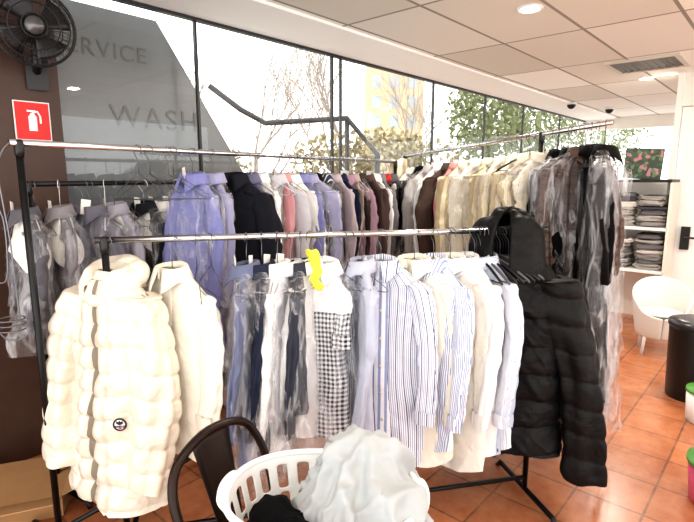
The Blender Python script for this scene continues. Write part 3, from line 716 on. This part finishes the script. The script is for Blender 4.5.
def bp_(k,i,off=0):
    t=i/NV; a=2*PI*k/NU; rx=.205+.052*t+off; ry=.15+.04*t+off
    return (rx*sg(math.cos(a),.85),ry*sg(math.sin(a),.85),.0+Hh*t)
m=M(); m.v=[bp_(k,i) for i in range(NV+1) for k in range(NU)]; m.uv=[(0,0)]*len(m.v)
for i in range(NV):
    for k in range(NU):
        band=(1<=i<=4) or (6<=i<=9) or (11<=i<=15)
        if band and k%4 in (1,2): continue
        k2=(k+1)%NU; m.f.append((i*NU+k,i*NU+k2,(i+1)*NU+k2,(i+1)*NU+k))
m.f.append(tuple(range(NU))[::-1])
mk('tub',m,WHITEP,br_,solid=.003,sub=1)
mk('rim',M().tube([(p[0],p[1],Hh) for p in (bp_(k,NV,.006) for k in range(NU))],.010,8,closed=True),WHITEP,br_)
for sx in (-1,1):
    mk('handle',M().tube(smoothp([(sx*.25,-.07,Hh-.02),(sx*.27,-.06,Hh+.0),(sx*.28,0,Hh+.005),(sx*.27,.06,Hh+.0),(sx*.25,.07,Hh-.02)]),.010,8),WHITEP,br_)
def cloth_obj(name,key,mat,label,cat):
    if key not in SIMS: return
    me=SIMS[key]; me.materials.clear(); me.materials.append(mat); me.name=name
    for p in me.polygons: p.use_smooth=True
    o=bpy.data.objects.new(name,me); link(o)
    md=o.modifiers.new('s','SOLIDIFY'); md.thickness=.003
    md=o.modifiers.new('u','SUBSURF'); md.levels=1; md.render_levels=1
    tag(o,label,cat); return o
cloth_obj('grey_blanket','blanket',f('#b0b4b5',bump=.1),'light grey fleece garment piled in the basket','blanket')
cloth_obj('black_cloth','black',f('#0c0c0e'),'black crumpled clothing inside the basket','clothes')
# ------------------------------------------------------------ shelf + linens
sr=empty('shelf_unit',Wp(4.4,1.72,0),PHI,label='shelving unit with black top and white shelves',cat='shelf')
for z,mt in ((1.5,BLACKP),(1.02,WHITEP),(.58,WHITEP)):
    mk('shelf_board',M().box((-.2,-.44,z),(.24,.46,z+.03)),mt,sr,smooth=False,bev=.003)
for y in (-.44,.44): mk('side_panel',M().box((-.2,y-.012,0),(.24,y+.012,1.5)),plain('shelf_side','#d8d2c6',.5),sr,smooth=False)
def folded(x,y,z,h,mat,label):
    m=M(); rows=[]; sd=rnd.uniform(0,50); kk=rnd.uniform(.85,1.08)
    for i in range(9):
        t=i/8; k=kk*(1-.07*abs(2*t-1)**3); rows.append([(.15*k*sg(math.cos(a*PI/14),.4)+.035*nz(a*.4,sd,t*3),.13*k*sg(math.sin(a*PI/14),.4)+.03*nz(a*.4,sd+9,t*3+3),h*t+.016*nz(math.cos(a*PI/14),math.sin(a*PI/14),sd)*t) for a in range(28)])
    m.grid(rows); m.f.append(tuple(range(28))); m.f.append(tuple(range(8*28,9*28)))
    p=MW@Matrix.Translation((x,y,z)); o=mk('folded_linen',m,mat,label=label,cat='linen',group='folded linens on the shelf'); o.location=p.translation; o.rotation_euler=(0,0,PHI+rnd.uniform(-.3,.3))
fc_=[('#6d6a6c','dark grey'),('#8c8784','grey'),('#a9a49e','light grey'),('#4a474d','charcoal'),('#8a5a50','faded red-brown'),('#d9d2ca','off-white')]
for zb in (1.052,.612):
    for y in (-2.0,-1.7,-1.42):
        z=zb
        for i in range(rnd.choice([5,6,7])):
            h=rnd.uniform(.03,.06); c=fc_[rnd.choice([0,1,2,3,0,5] if zb>1 else [4,5,2,1,0])]
            folded(4.4,y,z,h,fabric(c[0]),c[1]+' folded linen in a stack'); z+=h+.003
pr_=empty('framed_picture',Wp(4.34,1.86,1.531),(0,math.radians(3),math.radians(-28)),label='dark picture with green and pink foliage standing on shelf',cat='picture')
def leafpic():
    m,t,n,l,b=nt('leaf_picture'); tc=n.new('ShaderNodeTexCoord'); v=n.new('ShaderNodeTexVoronoi'); v.inputs['Scale'].default_value=30
    l.new(tc.outputs['Object'],v.inputs[0])
    r=n.new('ShaderNodeValToRGB'); r.color_ramp.interpolation='CONSTANT'; e=r.color_ramp; e.elements[0].color=lin('#2c3d28'); e.elements[1].color=lin('#a8707a'); e.elements[1].position=.82
    x=e.elements.new(.35); x.color=lin('#5a7050'); x=e.elements.new(.55); x.color=lin('#3a5236')
    sp=n.new('ShaderNodeSeparateColor'); l.new(v.outputs['Color'],sp.inputs[0]); l.new(sp.outputs[0],r.inputs[0]); l.new(r.outputs[0],b.inputs['Base Color']); return m
mk('frame',M().box((-.17,-.01,0),(.17,.012,.31)),BLACKP,pr_,smooth=False)
mk('print',M().box((-.162,-.014,.008),(.162,-.008,.302)),leafpic(),pr_,smooth=False)
ar=empty('plastic_armchair',(2.78,4.3,0),math.radians(-25),label='white moulded plastic armchair with rounded tub seat',cat='chair')
CHW=plain('chair_white','#dcdad4',.4)
rows=[]
for i in range(15):
    t=i/14; row=[]
    for k in range(33):
        a=-PI*.5+(PI*2)*k/32
        back=(1-math.cos(a+PI/2))/2
        top=.36+.06*min(1,back/.2)+.24*max(0,(back-.15)/.85)**.8
        z=.16+(top-.16)*t
        r=.15+.06*t**.6
        row.append((r*1.08*math.cos(a),r*math.sin(a),z))
    rows.append(row)
mk('tub_shell',M().grid(rows,False),CHW,ar,solid=.016,sub=1)
mk('seat',M().ball((0,0,.37),(.185,.175,.035),24,10),CHW,ar)
mk('underside',M().ball((0,0,.19),(.165,.15,.05),24,10),CHW,ar)
for sx in (-1,1):
    for y in (-.1,.1): mk('leg',M().tube([(sx*.11,y,.2),(sx*.13,y*1.2,0)],[.016,.012],8),CHW,ar)
bn=empty('waste_bin',(2.46,3.38,0),0,label='tall black cylindrical waste bin with rim lid',cat='bin')
mk('body',M().tube([(0,0,0),(0,0,.02),(0,0,.5),(0,0,.52)],[.15,.155,.17,.17],32),BLACKP,bn)
mk('lid',M().tube([(0,0,.52),(0,0,.535),(0,0,.56),(0,0,.575)],[.178,.18,.175,.12],32),plain('bin_lid','#2b2b2e',.3),bn)
tb=empty('storage_tub',(2.29,3.0,0),0,label='white plastic tub with green lid on tiled floor',cat='tub')
mk('body',M().tube([(0,0,0),(0,0,.01),(0,0,.2)],[.09,.1,.11],24),WHITEP,tb); mk('lid',M().tube([(0,0,.2),(0,0,.22)],[.115,.112],24),plain('green_plastic','#5fa04a',.4),tb)
tb=empty('storage_tub',(1.79,2.17,0),0,label='pink plastic tub with green rim on tiled floor',cat='tub')
mk('body',M().tube([(0,0,0),(0,0,.01),(0,0,.2)],[.12,.13,.15],24),plain('pink_plastic','#d75b7d',.4),tb); mk('rim',M().tube([(0,0,.2),(0,0,.22)],[.156,.156],24),plain('green_plastic','#5fa04a',.4),tb)
cb=empty('cardboard_box',(-1.62,2.2,0),math.radians(20),label='open flattened brown cardboard box on floor',cat='box')
CB=plain('cardboard','#b58b5e',.8,var=.2,scale=12)
mk('body',M().box((-.25,-.2,0),(.25,.2,.1)),CB,cb,smooth=False)
mk('flap',M().add([(-.25,-.2,.1),(.25,-.2,.1),(.27,-.36,.16),(-.26,-.36,.15)],[(0,1,2,3)]),CB,cb,solid=.004,smooth=False)
mk('flap',M().add([(.25,-.2,.101),(.25,.2,.101),(.4,.2,.16),(.4,-.18,.15)],[(0,1,2,3)]),CB,cb,solid=.004,smooth=False)
hs=empty('wire_hook_frame',(-1.215,1.85,0),math.radians(15),label='steel wire hook frame hanging from the rack end',cat='hook')
CW=plain('steel_wire','#77777b',.3,.9)
mk('frame',M().tube(smoothp([(0,0,1.675),(-.03,0,1.64),(-.05,0,1.56),(-.035,0,1.3),(-.03,0,1.02),(-.0,0,.98),(-.03,0,.94),(-.08,0,.94),(-.11,0,.98)]),.003,6),CW,hs)
mk('hook',M().tube(smoothp([(-.05,0,1.58),(-.09,0,1.5),(-.05,0,1.40),(-.055,0,1.2),(-.08,0,1.16),(-.11,0,1.2)]),.0028,6),CW,hs)
for z in (1.02,1.0,.98):
    mk('ring',M().tube([(.045*math.cos(a*PI/8)-.06,.045*math.sin(a*PI/8),z) for a in range(16)],.0028,6,closed=True),CW,hs)
# ------------------------------------------------------------ light + camera
w=bpy.data.worlds.new('World'); S.world=w; w.use_nodes=True
wn=w.node_tree.nodes; bg=wn['Background']; bg.inputs[0].default_value=(1,.993,.98,1); bg.inputs[1].default_value=2.8
cam=bpy.data.cameras.new('Camera'); co=bpy.data.objects.new('Camera',cam); COL.objects.link(co)
co.location=(0,0,1.55); co.rotation_euler=(math.radians(90-9.5),0,0); cam.sensor_width=36; cam.lens=25.94; cam.clip_start=.02
S.camera=co
try:
    S.view_settings.view_transform='Standard'; S.view_settings.exposure=.0
    for lk in ('Medium High Contrast','Standard - Medium High Contrast'):
        try: S.view_settings.look=lk; break
        except Exception: pass
    print('LOOK',S.view_settings.look)
except Exception as e: print(e)
